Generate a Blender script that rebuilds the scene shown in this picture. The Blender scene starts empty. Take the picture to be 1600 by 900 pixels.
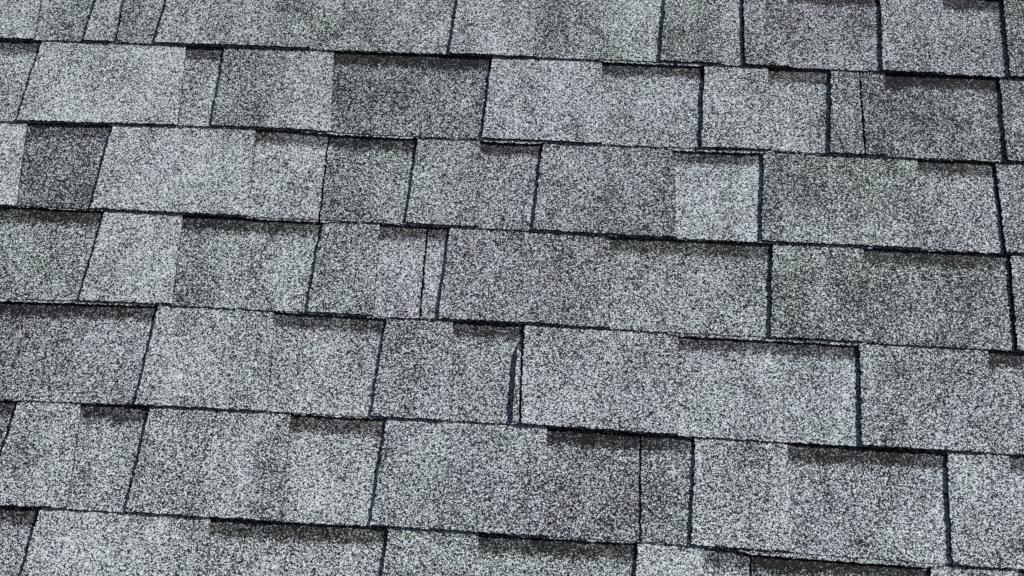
import bpy, math, random
import numpy as np
from mathutils import Matrix, Vector

random.seed(7)
rng = np.random.RandomState(11)
sc = bpy.context.scene

# ---------------------------------------------------------------- camera, light
# roof frame: u along the courses, v up the slope, z along the roof normal (metres)
PITCH = math.radians(22.6)
ROOF = Matrix.Translation((0, 0, 3.2)) @ Matrix.Rotation(PITCH, 4, 'X')
F = 1800.0                                    # focal length in pixels of a 1600 px wide frame
CA, CB, CC, CY, CZ = 0.40286204, 0.065553, 0.05041131, -0.99546125, 1.4493878
CAMROT = (Matrix.Rotation(CA, 3, 'X') @ Matrix.Rotation(CB, 3, 'Y') @ Matrix.Rotation(CC, 3, 'Z'))
cam = bpy.data.cameras.new('camera')
cam.sensor_width = 36.0
cam.lens = F / 1600 * 36.0
cam.clip_start, cam.clip_end = 0.05, 500
camo = bpy.data.objects.new('camera', cam)
sc.collection.objects.link(camo)
camo.matrix_world = ROOF @ (Matrix.Translation((0, CY, CZ)) @ CAMROT.to_4x4())
sc.camera = camo

SUNLOCAL = Vector((1.9, 0.62, 1.0)).normalized()       # towards the sun, in the roof frame
SUN = (ROOF.to_3x3() @ SUNLOCAL).normalized()
w = bpy.data.worlds.new('World'); sc.world = w; w.use_nodes = True
nt = w.node_tree
bg = nt.nodes['Background']
sky = nt.nodes.new('ShaderNodeTexSky')
sky.sky_type = 'NISHITA'; sky.sun_disc = False
sky.sun_elevation = math.asin(SUN.z)
sky.sun_rotation = math.atan2(SUN.x, SUN.y)
nt.links.new(sky.outputs[0], bg.inputs[0]); bg.inputs[1].default_value = 0.05
sl = bpy.data.lights.new('sun', 'SUN'); sl.energy = 5.0; sl.angle = math.radians(0.5); sl.color = (1, 0.975, 0.95)
so = bpy.data.objects.new('sun', sl); sc.collection.objects.link(so)
so.rotation_euler = SUN.to_track_quat('Z', 'Y').to_euler(); so.location = (4, 2, 8)
sc.view_settings.view_transform = 'Standard'; sc.view_settings.look = 'None'
sc.view_settings.exposure = 0.38; sc.view_settings.gamma = 1
sc.render.engine = 'CYCLES'
sc.cycles.use_denoising = False
sc.cycles.max_bounces = 4
sc.render.filter_size = 0.75

# ---------------------------------------------------------------- materials
def nd(t, kind, **kw):
    n = t.nodes.new(kind)
    for k, v in kw.items():
        setattr(n, k, v)
    return n
def math_(t, op, a, b=None, clamp=False):
    n = nd(t, 'ShaderNodeMath', operation=op, use_clamp=clamp)
    for i, x in enumerate((a, b)):
        if x is None: continue
        if isinstance(x, (int, float)): n.inputs[i].default_value = x
        else: t.links.new(x, n.inputs[i])
    return n.outputs[0]

def granule_material():
    m = bpy.data.materials.new('mineral_granules'); m.use_nodes = True
    t = m.node_tree; L = t.links.new
    bs = t.nodes['Principled BSDF']
    pos = nd(t, 'ShaderNodeNewGeometry').outputs['Position']
    # granules: two sizes of crushed stone
    v1 = nd(t, 'ShaderNodeTexVoronoi', feature='F1'); v1.inputs['Scale'].default_value = 800
    v2 = nd(t, 'ShaderNodeTexVoronoi', feature='F1'); v2.inputs['Scale'].default_value = 1100
    wob = nd(t, 'ShaderNodeTexNoise'); wob.inputs['Scale'].default_value = 900; wob.inputs['Detail'].default_value = 1
    L(pos, wob.inputs['Vector'])
    off = nd(t, 'ShaderNodeVectorMath', operation='SCALE'); off.inputs['Scale'].default_value = 0.0011
    L(wob.outputs['Color'], off.inputs[0])
    add = nd(t, 'ShaderNodeVectorMath', operation='ADD'); L(pos, add.inputs[0]); L(off.outputs[0], add.inputs[1])
    L(add.outputs[0], v1.inputs['Vector']); L(add.outputs[0], v2.inputs['Vector'])
    s1 = nd(t, 'ShaderNodeSeparateColor'); L(v1.outputs['Color'], s1.inputs[0])
    s2 = nd(t, 'ShaderNodeSeparateColor'); L(v2.outputs['Color'], s2.inputs[0])
    r = math_(t, 'ADD', math_(t, 'MULTIPLY', s1.outputs[0], 0.76), math_(t, 'MULTIPLY', s2.outputs[0], 0.24))
    v3 = nd(t, 'ShaderNodeTexVoronoi', feature='F1'); v3.inputs['Scale'].default_value = 330; L(add.outputs[0], v3.inputs['Vector'])
    s3 = nd(t, 'ShaderNodeSeparateColor'); L(v3.outputs['Color'], s3.inputs[0])
    r = math_(t, 'ADD', r, math_(t, 'MULTIPLY', math_(t, 'GREATER_THAN', s3.outputs[0], 0.88), 0.08))
    r = math_(t, 'SUBTRACT', r, math_(t, 'MULTIPLY', math_(t, 'GREATER_THAN', s3.outputs[1], 0.86), 0.11))
    # blend of the granule drop: attribute "blend" (tint rgb, brightness in alpha)
    at = nd(t, 'ShaderNodeAttribute', attribute_name='blend')
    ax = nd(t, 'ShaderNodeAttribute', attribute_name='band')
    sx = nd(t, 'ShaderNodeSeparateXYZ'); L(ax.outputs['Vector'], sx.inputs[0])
    mot = nd(t, 'ShaderNodeTexNoise'); mot.inputs['Scale'].default_value = 17; mot.inputs['Detail'].default_value = 5; mot.inputs['Roughness'].default_value = 0.62
    mp = nd(t, 'ShaderNodeMapping'); mp.inputs['Rotation'].default_value = (-PITCH, 0, 0); mp.inputs['Scale'].default_value = (1, 0.5, 1)
    L(pos, mp.inputs['Vector']); L(mp.outputs[0], mot.inputs['Vector'])
    mt = math_(t, 'MULTIPLY', math_(t, 'SUBTRACT', mot.outputs[0], 0.5), 0.52)
    br = math_(t, 'ADD', at.outputs['Alpha'], mt)
    # sparse worn spots that lost their pale granules
    sp = nd(t, 'ShaderNodeTexVoronoi', feature='F1'); sp.inputs['Scale'].default_value = 13
    spn = nd(t, 'ShaderNodeVectorMath', operation='ADD'); spm = nd(t, 'ShaderNodeVectorMath', operation='SCALE'); spm.inputs['Scale'].default_value = 0.018
    spx = nd(t, 'ShaderNodeTexNoise'); spx.inputs['Scale'].default_value = 90; L(pos, spx.inputs['Vector'])
    L(spx.outputs['Color'], spm.inputs[0]); L(pos, spn.inputs[0]); L(spm.outputs[0], spn.inputs[1]); L(spn.outputs[0], sp.inputs['Vector'])
    spr = nd(t, 'ShaderNodeMapRange'); spr.inputs['From Min'].default_value = 0.04; spr.inputs['From Max'].default_value = 0.17
    spr.inputs['To Min'].default_value = 0.13; spr.inputs['To Max'].default_value = 0; L(sp.outputs['Distance'], spr.inputs['Value'])
    br = math_(t, 'SUBTRACT', br, spr.outputs[0])
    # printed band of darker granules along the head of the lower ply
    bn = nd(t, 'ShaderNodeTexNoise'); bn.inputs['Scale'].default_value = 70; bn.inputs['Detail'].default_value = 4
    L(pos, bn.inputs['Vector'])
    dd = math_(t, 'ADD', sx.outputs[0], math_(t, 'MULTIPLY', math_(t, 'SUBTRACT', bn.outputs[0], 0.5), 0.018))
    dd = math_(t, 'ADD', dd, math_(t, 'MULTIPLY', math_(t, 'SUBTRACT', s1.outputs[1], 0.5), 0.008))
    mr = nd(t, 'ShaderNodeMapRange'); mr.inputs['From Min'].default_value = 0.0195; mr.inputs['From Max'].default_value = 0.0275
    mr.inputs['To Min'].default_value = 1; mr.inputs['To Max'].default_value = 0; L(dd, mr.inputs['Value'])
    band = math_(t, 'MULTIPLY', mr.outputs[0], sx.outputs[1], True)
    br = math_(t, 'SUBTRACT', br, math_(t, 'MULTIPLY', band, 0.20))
    # brightness shifts the share of light and dark granules
    val = math_(t, 'ADD', r, math_(t, 'SUBTRACT', br, 0.5))
    cr = nd(t, 'ShaderNodeValToRGB'); L(val, cr.inputs[0])
    e = cr.color_ramp.elements
    e[0].position = 0.20; e[0].color = (0.008, 0.008, 0.012, 1)
    e[1].position = 1.0; e[1].color = (0.90, 0.90, 0.90, 1)
    for p, c in ((0.41, 0.020), (0.49, 0.09), (0.57, 0.38), (0.66, 0.74)):
        x = cr.color_ramp.elements.new(p); x.color = (c, c, c * 1.01, 1)
    mx = nd(t, 'ShaderNodeMix', data_type='RGBA', blend_type='MULTIPLY'); mx.inputs[0].default_value = 1
    hn = nd(t, 'ShaderNodeTexNoise'); hn.inputs['Scale'].default_value = 11; hn.inputs['Detail'].default_value = 7; hn.inputs['Roughness'].default_value = 0.7
    of2 = nd(t, 'ShaderNodeVectorMath', operation='ADD'); of2.inputs[1].default_value = (7.3, 2.1, 5.5); L(pos, of2.inputs[0]); L(of2.outputs[0], hn.inputs['Vector'])
    hr = nd(t, 'ShaderNodeValToRGB'); L(hn.outputs[0], hr.inputs[0])
    hr.color_ramp.elements[0].position = 0.33; hr.color_ramp.elements[0].color = (0.925, 1.0, 0.95, 1)
    hr.color_ramp.elements[1].position = 0.67; hr.color_ramp.elements[1].color = (0.985, 0.968, 1.012, 1)
    hm = nd(t, 'ShaderNodeMix', data_type='RGBA', blend_type='MULTIPLY'); hm.inputs[0].default_value = 1
    L(cr.outputs[0], hm.inputs[6]); L(hr.outputs[0], hm.inputs[7])
    L(hm.outputs[2], mx.inputs[6]); L(at.outputs['Color'], mx.inputs[7])
    # stray coloured granules
    hs = nd(t, 'ShaderNodeHueSaturation'); hs.inputs['Saturation'].default_value = 1
    tint = nd(t, 'ShaderNodeMix', data_type='RGBA', blend_type='MULTIPLY')
    L(mx.outputs[2], tint.inputs[6])
    cc = nd(t, 'ShaderNodeValToRGB'); L(s2.outputs[2], cc.inputs[0]); cc.color_ramp.interpolation = 'CONSTANT'
    q = cc.color_ramp.elements
    q[0].position = 0; q[0].color = (0.82, 0.88, 1.0, 1); q[1].position = 0.3; q[1].color = (1, 1, 1, 1)
    for p, c in ((0.6, (0.86, 1.0, 0.88, 1)), (0.8, (1.0, 0.9, 0.8, 1)), (0.92, (0.92, 0.84, 1, 1))):
        x = q.new(p); x.color = c
    L(cc.outputs[0], tint.inputs[7]); tint.inputs[0].default_value = 0.55
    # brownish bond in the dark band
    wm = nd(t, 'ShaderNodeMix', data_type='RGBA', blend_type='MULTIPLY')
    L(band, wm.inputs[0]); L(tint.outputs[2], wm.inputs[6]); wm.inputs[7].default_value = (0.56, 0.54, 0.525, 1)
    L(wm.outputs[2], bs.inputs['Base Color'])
    bs.inputs['Roughness'].default_value = 0.85
    bs.inputs['Specular IOR Level'].default_value = 0.3
    # relief: rounded stones with pits between them
    h = math_(t, 'ADD', math_(t, 'MULTIPLY', v1.outputs['Distance'], -0.9), math_(t, 'MULTIPLY', v2.outputs['Distance'], -0.45))
    h = math_(t, 'ADD', h, math_(t, 'MULTIPLY', s1.outputs[2], 0.45))
    bp = nd(t, 'ShaderNodeBump'); bp.inputs['Strength'].default_value = 0.9; bp.inputs['Distance'].default_value = 0.0011
    L(h, bp.inputs['Height']); L(bp.outputs[0], bs.inputs['Normal'])
    return m

def edge_material():
    m = bpy.data.materials.new('cut_asphalt'); m.use_nodes = True
    t = m.node_tree; bs = t.nodes['Principled BSDF']
    n = nd(t, 'ShaderNodeTexNoise'); n.inputs['Scale'].default_value = 600
    g = nd(t, 'ShaderNodeNewGeometry'); t.links.new(g.outputs['Position'], n.inputs['Vector'])
    r = nd(t, 'ShaderNodeValToRGB'); t.links.new(n.outputs[0], r.inputs[0])
    r.color_ramp.elements[0].position = 0.45; r.color_ramp.elements[0].color = (0.010, 0.010, 0.013, 1)
    r.color_ramp.elements[1].position = 0.72; r.color_ramp.elements[1].color = (0.15, 0.11, 0.08, 1)
    t.links.new(r.outputs[0], bs.inputs['Base Color']); bs.inputs['Roughness'].default_value = 0.9
    bs.inputs['Specular IOR Level'].default_value = 0.15
    return m

def wood_material():
    m = bpy.data.materials.new('plywood'); m.use_nodes = True
    t = m.node_tree; bs = t.nodes['Principled BSDF']
    n = nd(t, 'ShaderNodeTexWave'); n.inputs['Scale'].default_value = 3; n.inputs['Distortion'].default_value = 6
    g = nd(t, 'ShaderNodeNewGeometry'); t.links.new(g.outputs['Position'], n.inputs['Vector'])
    r = nd(t, 'ShaderNodeValToRGB'); t.links.new(n.outputs[0], r.inputs[0])
    r.color_ramp.elements[0].color = (0.30, 0.20, 0.11, 1); r.color_ramp.elements[1].color = (0.42, 0.30, 0.18, 1)
    t.links.new(r.outputs[0], bs.inputs['Base Color']); bs.inputs['Roughness'].default_value = 0.8
    return m
GRAN, EDGE, WOOD = granule_material(), edge_material(), wood_material()

# ---------------------------------------------------------------- where the courses lie
EX = 0.1429                 # exposure of a course
SLOPE = 0.0056              # each course climbs over the one below it
TT, RT, SL = 0.0027, 0.0016, 0.0010    # thickness: raised ply, recessed granule face, base strip

def from_photo(x, y, z=0.0):
    d = CAMROT @ Vector(((x - 800) / F, -(y - 450) / F, -1.0))
    t = (z - CZ) / d.z
    return d.x * t, CY + d.y * t

BUTT = {
 0: [(0,58),(240,66),(410,72),(693,82),(810,86.7),(1035,94.7),(1200,102),(1380,109),(1600,119.5)],
 1: [(0,187.5),(400,197),(640,211),(810,217),(1096,230),(1200,233),(1350,241),(1600,251.5)],
 2: [(0,319),(150,325),(410,338),(640,348),(810,357),(950,365),(1200,377),(1350,383),(1600,394.5)],
 3: [(0,465),(220,472),(410,481.5),(600,493),(810,502.7),(1000,514.7),(1200,525),(1340,532),(1600,546.7)],
 4: [(0,622.7),(210,630.7),(410,640.5),(600,650.7),(810,661),(1080,680),(1200,687),(1480,703),(1600,709)],
 5: [(0,788),(195,798.7),(410,812),(580,820),(810,834),(1000,845),(1200,859),(1480,880),(1600,889)]}
RES = {}
for k, pts in BUTT.items():
    uv = [from_photo(x, y) for x, y in pts]
    RES[k] = (np.array([p[0] for p in uv]), np.array([p[1] + k * EX for p in uv]))
def butt(k, u):
    """v of the lower edge of course k (course 0 is the topmost one whose edge shows)"""
    u = np.asarray(u, float)
    kk = min(max(k, 0), 5)
    xs, rs = RES[kk]
    acc = 0
    for o in (-0.03, 0, 0.03): acc = acc + np.interp(u + o, xs, rs)
    return -k * EX + acc / 3
def photo_y(k, x):
    a = np.array(BUTT[k]); return float(np.interp(x, a[:, 0], a[:, 1]))

# one entry per visible piece: left edge x at the top and bottom of its course, kind, brightness left/right, tint, band
# kinds: t raised tab, r recessed tab, J = a joint between two shingles before this piece
g, p, n = (0.945, 1.0, 0.985), (0.965, 0.975, 1.02), (0.955, 0.99, 1.0)
gg, b = (0.93, 1.0, 0.965), (0.94, 0.985, 1.015)
COURSES = {
 0: [(-120,-150,'t',.52,.52,g), (65,53,'r',.50,.47,g,0), (150,131,'t',.55,.55,n), (192,179,'Jr',.41,.43,n,.2), (262,242,'t',.50,.48,g),
     (488,484,'r',.47,.50,g,.2), (716,702,'t',.51,.53,n), (836,836,'r',.44,.56,g,.2), (1040,1032,'t',.42,.44,gg), (1124,1126,'r',.48,.5,p,.4),
     (1160,1163,'Jt',.42,.42,p), (1233,1236,'r',.44,.46,p,1), (1376,1379,'t',.48,.46,b), (1473,1478,'r',.46,.46,b,1), (1568,1578,'t',.41,.41,gg), (1690,1705,'r',.4,.4,g,1)],
 1: [(-150,-200,'r',.54,.53,g,1), (66,27,'t',.59,.58,n), (291,277,'r',.51,.55,n,1.3), (352,330,'t',.42,.56,n), (521,517,'r',.36,.43,n,1),
     (770,753,'t',.55,.56,p), (941,941,'r',.50,.51,b,1), (1101,1096,'t',.53,.53,n), (1200,1205,'r',.52,.52,n,1), (1299,1298,'t',.44,.42,b),
     (1343,1352,'Jt',.39,.39,n), (1383,1386,'r',.37,.40,n,1), (1562,1573,'t',.42,.42,b), (1680,1690,'r',.4,.4,n,1)],
 2: [(-120,-150,'t',.60,.60,n), (43,26,'r',.39,.41,n,.5), (177,141,'t',.60,.55,n), (400,387,'r',.54,.58,n,1), (514,498,'Jr',.45,.48,g,1),
     (654,634,'t',.49,.48,g), (750,747,'r',.49,.51,p,1), (849,833,'t',.48,.41,b), (1053,1057,'r',.59,.60,b,1), (1193,1190,'t',.41,.46,gg),
     (1433,1440,'r',.45,.54,b,1), (1553,1571,'Jt',.47,.46,b), (1690,1710,'r',.4,.4,n,1)],
 3: [(-200,-260,'r',.47,.45,g,1), (164,124,'t',.58,.58,n), (286,268,'r',.42,.58,g,1), (506,479,'t',.48,.47,g), (593,584,'r',.57,.57,p,1),
     (668,655,'Jr',.53,.53,p,1), (704,685,'t',.48,.45,p), (952,953,'r',.52,.50,g,.8), (1208,1204,'t',.43,.42,gg), (1349,1350,'r',.43,.44,g,.8),
     (1577,1588,'Jt',.42,.42,gg), (1700,1715,'r',.4,.4,n,1)],
 4: [(-160,-220,'r',.36,.50,p,1), (249,211,'t',.55,.54,n), (428,418,'r',.54,.56,n,1), (605,580,'t',.48,.48,p), (708,705,'r',.47,.53,p,1),
     (818,812,'Jt',.53,.51,p), (1060,1060,'r',.55,.55,b,1), (1343,1347,'t',.48,.50,b), (1544,1548,'r',.48,.48,b,1), (1720,1730,'t',.5,.5,n)],
 5: [(-160,-210,'r',.45,.45,p,1), (27,-22,'Jt',.55,.55,n), (128,104,'r',.52,.55,n,1), (236,197,'t',.53,.50,n), (454,440,'r',.56,.57,n,1),
     (605,579,'t',.50,.50,b), (855,855,'r',.46,.41,p,1), (1001,1000,'Jr',.44,.48,g,.9), (1087,1080,'t',.54,.54,n), (1229,1241,'r',.49,.54,b,1),
     (1480,1488,'t',.51,.51,b), (1578,1584,'r',.5,.5,b,1), (1730,1745,'t',.5,.5,n)],
 6: [(-140,-180,'r',.48,.48,n,1), (64,31,'t',.57,.55,n), (329,322,'r',.54,.57,n,1), (607,597,'t',.49,.52,g), (748,748,'r',.46,.52,g,1),
     (998,993,'t',.59,.59,n), (1100,1100,'r',.52,.50,n,.6), (1174,1174,'Jr',.40,.44,n,1), (1457,1455,'t',.54,.54,b), (1590,1594,'r',.5,.5,n,1), (1740,1750,'t',.5,.5,n)]}

def edge_line(k, xt, xb):
    """straight cut edge: u as a function of v, from the two measured ends"""
    if k == 0: y1, y2 = 0, photo_y(0, xb)
    elif k == 6: y1, y2 = photo_y(5, xt), 900
    else: y1, y2 = photo_y(k - 1, xt), photo_y(k, xb)
    u1, v1 = from_photo(xt, y1, -0.005); u2, v2 = from_photo(xb, y2, 0.0)
    m = (u1 - u2) / (v1 - v2)
    return (u2 - m * v2, m)

# ---------------------------------------------------------------- surfaces
PH = rng.uniform(0, 6.28, (24,)); FR = rng.uniform(-1, 1, (24, 2))
def warp(u, v, k):
    """slow unevenness of a hot, hand-nailed course (metres)"""
    o = 0
    for i in range(8):
        f = 9 + 5 * i
        o = o + np.sin(u * f * FR[i, 0] * 1.6 + v * f * FR[i, 1] * 1.6 + PH[i] + k * 1.7 * (i + 1)) / (1.6 + i)
    return o * 0.00022
def lift(u, k):
    a = 0.5 + 0.5 * np.sin(u * 7.3 + k * 2.1 + PH[9]) * np.sin(u * 17.1 + k * 4.7 + PH[10])
    return 0.0009 * a
def top_z(u, v, k, drop):
    s = (v - butt(k, u)) / EX
    return -SLOPE * s - drop + lift(u, k) * np.clip(1 - s, 0, 1) ** 2 + warp(u, v, k)
def wob(v, seed, amp):
    return amp * (np.sin(v * 47 + seed * 3.1) + 0.7 * np.sin(v * 113 + seed * 7.7) + 0.35 * np.sin(v * 290 + seed)) / 1.6

def link(name, me, parent, origin):
    o = bpy.data.objects.new(name, me)
    sc.collection.objects.link(o)
    o.parent = parent
    po = Vector(parent.get('o', (0, 0, 0)))
    o.location = origin - po
    o['o'] = tuple(origin)
    return o

def slab(name, parent, k, eL, eR, kind, cl, cr, tint, band, step, drop, thick, head, seed, out=0.0, ragged=1.0, lift_fn=None, vtop=None):
    """a sheet with granules on top, cut edges round it; top follows the course, bottom edge at the butt"""
    uc = 0.5 * (eL[0] + eL[1] * (-k * EX) + eR[0] + eR[1] * (-k * EX))
    vm = -k * EX
    wdt = (eR[0] + eR[1] * vm) - (eL[0] + eL[1] * vm)
    nu = max(2, int(round(abs(wdt) / step))); nv = max(3, int(round((EX + head) / step)))
    A = np.linspace(0, 1, nu + 1); B = np.linspace(0, 1, nv + 1)
    AA, BB = np.meshgrid(A, B, indexing='ij')
    V0 = -k * EX + BB * (EX + head)
    uL = eL[0] + eL[1] * V0 + wob(V0, seed, 0.0006)
    uR = eR[0] + eR[1] * V0 + wob(V0, seed + 5.3, 0.0005)
    U = uL + (uR - uL) * AA
    vb = butt(k, U) - out - (protrude(k, U) if kind == 'b' else 0) + 0.00018 * np.sin(U * 60 + seed) + 0.00018 * np.sin(U * 151 + seed * 2)
    vt = butt(k - 1, U) + head
    V = vb + (vt - vb) * BB
    # ragged granule edges
    J = 0.00065 * ragged
    rr = rng.normal(0, 1, (4, max(nu, nv) + 1)).clip(-1.8, 1.8)
    if step < 0.006:
        U[0, :] += J * rr[0, :nv + 1]; U[-1, :] += J * rr[1, :nv + 1]
        V[:, 0] += J * rr[2, :nu + 1]
        U[1:-1, 1:-1] += rng.normal(0, .0003, (nu - 1, nv - 1)); V[1:-1, 1:-1] += rng.normal(0, .0003, (nu - 1, nv - 1))
    Z = top_z(U, V, k, drop)
    if step < 0.006: Z += rng.normal(0, 0.00013, Z.shape).clip(-.0003, .0003)
    if lift_fn is not None: Z = Z + lift_fn(AA, BB)
    org = Vector((float(U.mean()), float(V.mean()), float(Z.mean())))
    P = np.stack([U - org.x, V - org.y, Z - org.z], -1)
    idx = np.arange((nu + 1) * (nv + 1)).reshape(nu + 1, nv + 1)
    top = np.stack([idx[:-1, :-1], idx[1:, :-1], idx[1:, 1:], idx[:-1, 1:]], -1).reshape(-1, 4)
    ring = np.concatenate([idx[:, 0], idx[-1, 1:], idx[-2::-1, -1], idx[0, -2:0:-1]])
    pts = P.reshape(-1, 3)
    n0 = len(pts); rn = len(ring)
    up = pts[ring]; lo = up.copy(); lo[:, 2] -= thick
    mid = up.copy(); mid[:, 2] -= thick * 0.5
    # a cut edge is not plumb: the middle is a little eaten or swollen
    c = up.mean(0); dirv = up - c; dirv[:, 2] = 0
    mid[:, :2] += rng.normal(0, 0.00025, (rn, 2)) * (1 if step < .006 else 0)
    allp = np.concatenate([pts, up, mid, lo])
    i = np.arange(rn); j = (i + 1) % rn
    q1 = np.stack([n0 + i, n0 + rn + i, n0 + rn + j, n0 + j], -1)
    q2 = np.stack([n0 + rn + i, n0 + 2 * rn + i, n0 + 2 * rn + j, n0 + rn + j], -1)
    faces = top.tolist() + q1.tolist() + q2.tolist() + [list(range(n0 + 3 * rn - 1, n0 + 2 * rn - 1, -1))]
    me = bpy.data.meshes.new(name)
    me.from_pydata(allp.tolist(), [], faces)
    me.materials.append(GRAN); me.materials.append(EDGE)
    nt_ = len(top)
    mi = np.ones(len(faces), np.int32); mi[:nt_] = 0
    me.polygons.foreach_set('material_index', mi)
    sm = np.zeros(len(faces), bool); sm[:nt_] = True
    me.polygons.foreach_set('use_smooth', sm)
    a = me.attributes.new('blend', 'FLOAT_COLOR', 'POINT')
    col = np.zeros((len(allp), 4), np.float32)
    col[:, :3] = tint
    br = np.full(len(allp), (cl + cr) / 2, np.float32)
    x = AA.reshape(-1); x = x * x * (3 - 2 * x)
    br[:n0] = cl + (cr - cl) * x
    col[:, 3] = br
    a.data.foreach_set('color', col.reshape(-1))
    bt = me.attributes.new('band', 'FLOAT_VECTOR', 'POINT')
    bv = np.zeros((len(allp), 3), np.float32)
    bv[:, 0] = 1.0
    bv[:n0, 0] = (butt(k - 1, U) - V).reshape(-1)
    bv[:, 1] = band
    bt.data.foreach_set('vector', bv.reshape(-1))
    me.update()
    return link(name, me, parent, org)

# ---------------------------------------------------------------- the roof
roof = bpy.data.objects.new('roof', None)
sc.collection.objects.link(roof)
roof.matrix_world = ROOF
roof['label'] = 'sloping roof covered with overlapping courses of weathered grey granular asphalt shingles'
roof['category'] = 'roof'
UMIN, UMAX, KMIN, KMAX = -1.75, 1.75, -5, 10

# plywood deck under the shingles
def box(name, parent, x0, x1, y0, y1, z0, z1, mat):
    c = Vector(((x0 + x1) / 2, (y0 + y1) / 2, (z0 + z1) / 2))
    vs = [(x - c.x, y - c.y, z - c.z) for z in (z0, z1) for x, y in ((x0, y0), (x1, y0), (x1, y1), (x0, y1))]
    me = bpy.data.meshes.new(name)
    me.from_pydata(vs, [], [(3, 2, 1, 0), (4, 5, 6, 7), (0, 1, 5, 4), (1, 2, 6, 5), (2, 3, 7, 6), (3, 0, 4, 7)])
    me.materials.append(mat)
    return link(name, me, parent, c)
box('roof_deck', roof, UMIN - .02, UMAX + .02, -KMAX * EX - .01, -(KMIN - 1) * EX + .04, -.032, -.0175, WOOD)

def grown(k):
    """pieces of a course beyond the photograph: same product, other cuts"""
    rs = random.Random(100 + k)
    out = []
    if k in COURSES:
        mid = [(edge_line(k, q[0], q[1]),) + q[2:] for q in COURSES[k]]
        lo, hi = mid[0][0], edge_line(k, COURSES[k][-1][0] + 130, COURSES[k][-1][1] + 132)
    else:
        mid = []; lo = hi = (rs.uniform(-.1, .1), 0)
    vm = -k * EX
    right, u, kd, c = [], hi[0] + hi[1] * vm, ('r' if mid and mid[-1][1][-1] == 't' else 't'), 0
    first = True
    while u < UMAX:
        c += 1
        e = hi if first else (u, 0); first = False
        br = rs.uniform(.40, .60); br2 = min(.62, max(.36, br + rs.uniform(-.06, .06)))
        right.append((e, ('J' if c % 6 == 3 else '') + kd, br, br2, rs.choice([n, n, g, p, b]), 1))
        u = u + rs.uniform(.08, .24); kd = 'r' if kd == 't' else 't'
    endR = (UMAX, 0)
    left = []
    u, kd, c = lo[0] + lo[1] * vm, ('r' if (mid and mid[0][1][-1] == 't') else 't'), 0
    while u > UMIN + .06:
        c += 1
        u2 = max(UMIN, u - rs.uniform(.08, .24))
        if u2 < UMIN + .06: u2 = UMIN
        br = rs.uniform(.40, .60); br2 = min(.62, max(.36, br + rs.uniform(-.06, .06)))
        left.append(((u2, 0), ('J' if c % 6 == 4 else '') + kd, br, br2, rs.choice([n, n, g, p, b]), 1))
        u = u2; kd = 'r' if kd == 't' else 't'
    return left[::-1] + mid + right, endR

PROTRUDE = {0: [(930, 1110, .0032)], 1: [(740, 860, .0034), (1040, 1210, .0034), (470, 660, .0024)], 3: [(-80, 260, .0026), (1040, 1360, .0042), (420, 620, .0018)],
            5: [(1150, 1475, .0048), (780, 1010, .0024)], 4: [(440, 600, .0018)], 2: [(60, 160, .0015), (380, 520, .0022)]}
PU = {k: [(from_photo(a, photo_y(k, a))[0], from_photo(c, photo_y(k, c))[0], d) for a, c, d in q] for k, q in PROTRUDE.items()}
def protrude(k, U):
    # here and there the lower ply was laminated a few millimetres low and shows as a thin lit ledge
    o = np.zeros_like(U)
    for u0, u1, d in PU.get(k, []):
        o = np.maximum(o, d * np.clip(np.minimum((U - u0), (u1 - U)) / 0.02, 0, 1))
    return o

seed = 0
for k in range(KMIN, KMAX + 1):
    items, endR = grown(k)
    # break the course into shingles at the joints
    strips, cur = [], []
    for it in items:
        if it[1][0] == 'J' and cur: strips.append(cur); cur = []
        cur.append(it)
    strips.append(cur)
    infr = k in COURSES
    for si, st in enumerate(strips):
        nxt = strips[si + 1][0][0] if si + 1 < len(strips) else endR
        eL, eR = st[0][0], nxt
        gapL = 0.0014 if si else 0
        gapR = 0.0014 if si + 1 < len(strips) else 0
        seed += 1.37
        vm = -k * EX
        vis = infr and (eR[0] + eR[1] * vm > -1.05) and (eL[0] + eL[1] * vm < 1.1)
        step = 0.0034 if vis else 0.03
        s_out = rng.choice([0.0, 0.0006, 0.0012])
        base = slab('shingle', roof, k, (eL[0] + gapL, eL[1]), (eR[0] - gapR, eR[1]), 'b', .52, .52, n, 0,
                    0.003 if vis else .03, TT + RT, SL, 0.03, seed, out=0.0004 + s_out, ragged=1.0)
        for pi, it in enumerate(st):
            e0 = it[0]; e1 = st[pi + 1][0] if pi + 1 < len(st) else nxt
            a = e0[0] + (gapL if pi == 0 else 0); c = e1[0] - (gapR if pi + 1 == len(st) else 0)
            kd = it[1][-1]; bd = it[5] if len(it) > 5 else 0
            seed += 1.37
            um0, um1 = e0[0] + e0[1] * vm, e1[0] + e1[1] * vm
            v_ = infr and um1 > -1.05 and um0 < 1.1
            stp = 0.0030 if v_ else 0.03
            if kd == 't':
                # the windward cut edge of a tab curls up a little, more so towards the right of the roof
                hh = (0.0002 + 0.0008 * min(1, max(0, (um0 + .25) / .7))) * rng.uniform(.6, 1.2)
                wd = abs(um1 - um0)
                curl = lambda AA, BB, hh=hh, wd=wd: hh * np.exp(-AA * wd / 0.03) * np.clip((1 - BB) * 3, 0, 1)
                slab('raised_tab', base, k, (a, e0[1]), (c, e1[1]), kd, it[2], it[3], it[4], 0, stp, rng.uniform(-.0003, .0002), TT + RT - .0001 + hh * .6, 0.012, seed, out=rng.uniform(-.0004, .0004), lift_fn=curl)
            else:
                # runs a little under the tabs beside it
                slab('recessed_tab', base, k, (a + .0002, e0[1]), (c - .0002, e1[1]), kd, it[2], it[3], it[4], bd, stp, TT, RT - .0001, 0.012, seed, out=0.0003 + rng.uniform(0, .0008))

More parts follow.
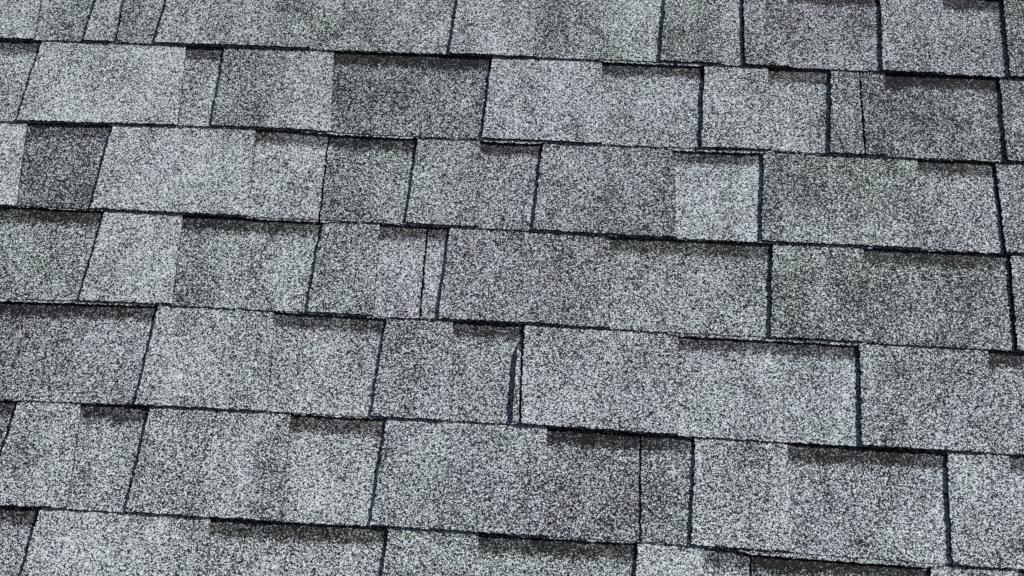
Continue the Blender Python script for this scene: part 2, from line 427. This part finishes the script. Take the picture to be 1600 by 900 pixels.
# a torn sliver of the lower ply, lifted at its foot, beside the joint in the fifth course
def sliver():
    k, N = 4, 26
    host = min((o for o in roof.children if o.name.startswith('shingle')),
               key=lambda o: (Vector(o['o']) - Vector((from_photo(700, 580)[0], from_photo(700, 580)[1], 0))).length)
    pts, faces = [], []
    path = [(811.5, 815.5, 530), (808.5, 815.0, 545), (805.0, 814.0, 590), (802.5, 812.5, 630), (801.0, 811.5, 659)]
    ys = np.array([q[2] for q in path]); xl = np.array([q[0] for q in path]); xr = np.array([q[1] for q in path])
    rows = []
    for i in range(N + 1):
        y = 530 + (659 - 530) * i / N
        a, c = np.interp(y, ys, xl), np.interp(y, ys, xr)
        row = []
        t = i / N
        for j in range(5):
            x = a + (c - a) * j / 4
            u, v = from_photo(x, y, -0.002)
            if j in (0, 4): u += rng.normal(0, .0004)
            z = float(top_z(u, v, k, 0)) - TT + .0002 + (0.0042 * min(1, t * 5)) * (1 - 0.75 * j / 4)
            row.append((u, v, z))
        rows.append(row)
    c = Vector(rows[N // 2][2])
    for row in rows:
        for q in row: pts.append(tuple(Vector(q) - c))
    m = len(pts)
    for q in list(pts): pts.append((q[0], q[1], q[2] - 0.0012))
    W = 5
    for i in range(N):
        for j in range(4):
            a = i * W + j
            faces.append((a, a + W, a + W + 1, a + 1)); faces.append((m + a + 1, m + a + W + 1, m + a + W, m + a))
    nt2 = len(faces)
    for i in range(N):
        a = i * W; faces.append((a, m + a, m + a + W, a + W))
        a = i * W + 4; faces.append((a + W, m + a + W, m + a, a))
    for j in range(4):
        a = j; faces.append((a + 1, m + a + 1, m + a, a)); a = N * W + j; faces.append((a, m + a, m + a + 1, a + 1))
    me = bpy.data.meshes.new('torn_sliver'); me.from_pydata(pts, [], faces)
    me.materials.append(GRAN); me.materials.append(EDGE)
    me.polygons.foreach_set('material_index', np.array([0] * nt2 + [1] * (len(faces) - nt2), np.int32))
    a = me.attributes.new('blend', 'FLOAT_COLOR', 'POINT')
    a.data.foreach_set('color', np.tile(np.array([*b, 0.37], np.float32), len(pts)))
    q = me.attributes.new('band', 'FLOAT_VECTOR', 'POINT')
    q.data.foreach_set('vector', np.tile(np.array([1, 0, 0], np.float32), len(pts)))
    me.update()
    o = link('torn_sliver', me, host, c)
    o['label'] = 'narrow torn sliver of shingle curling up beside a joint'
sliver()
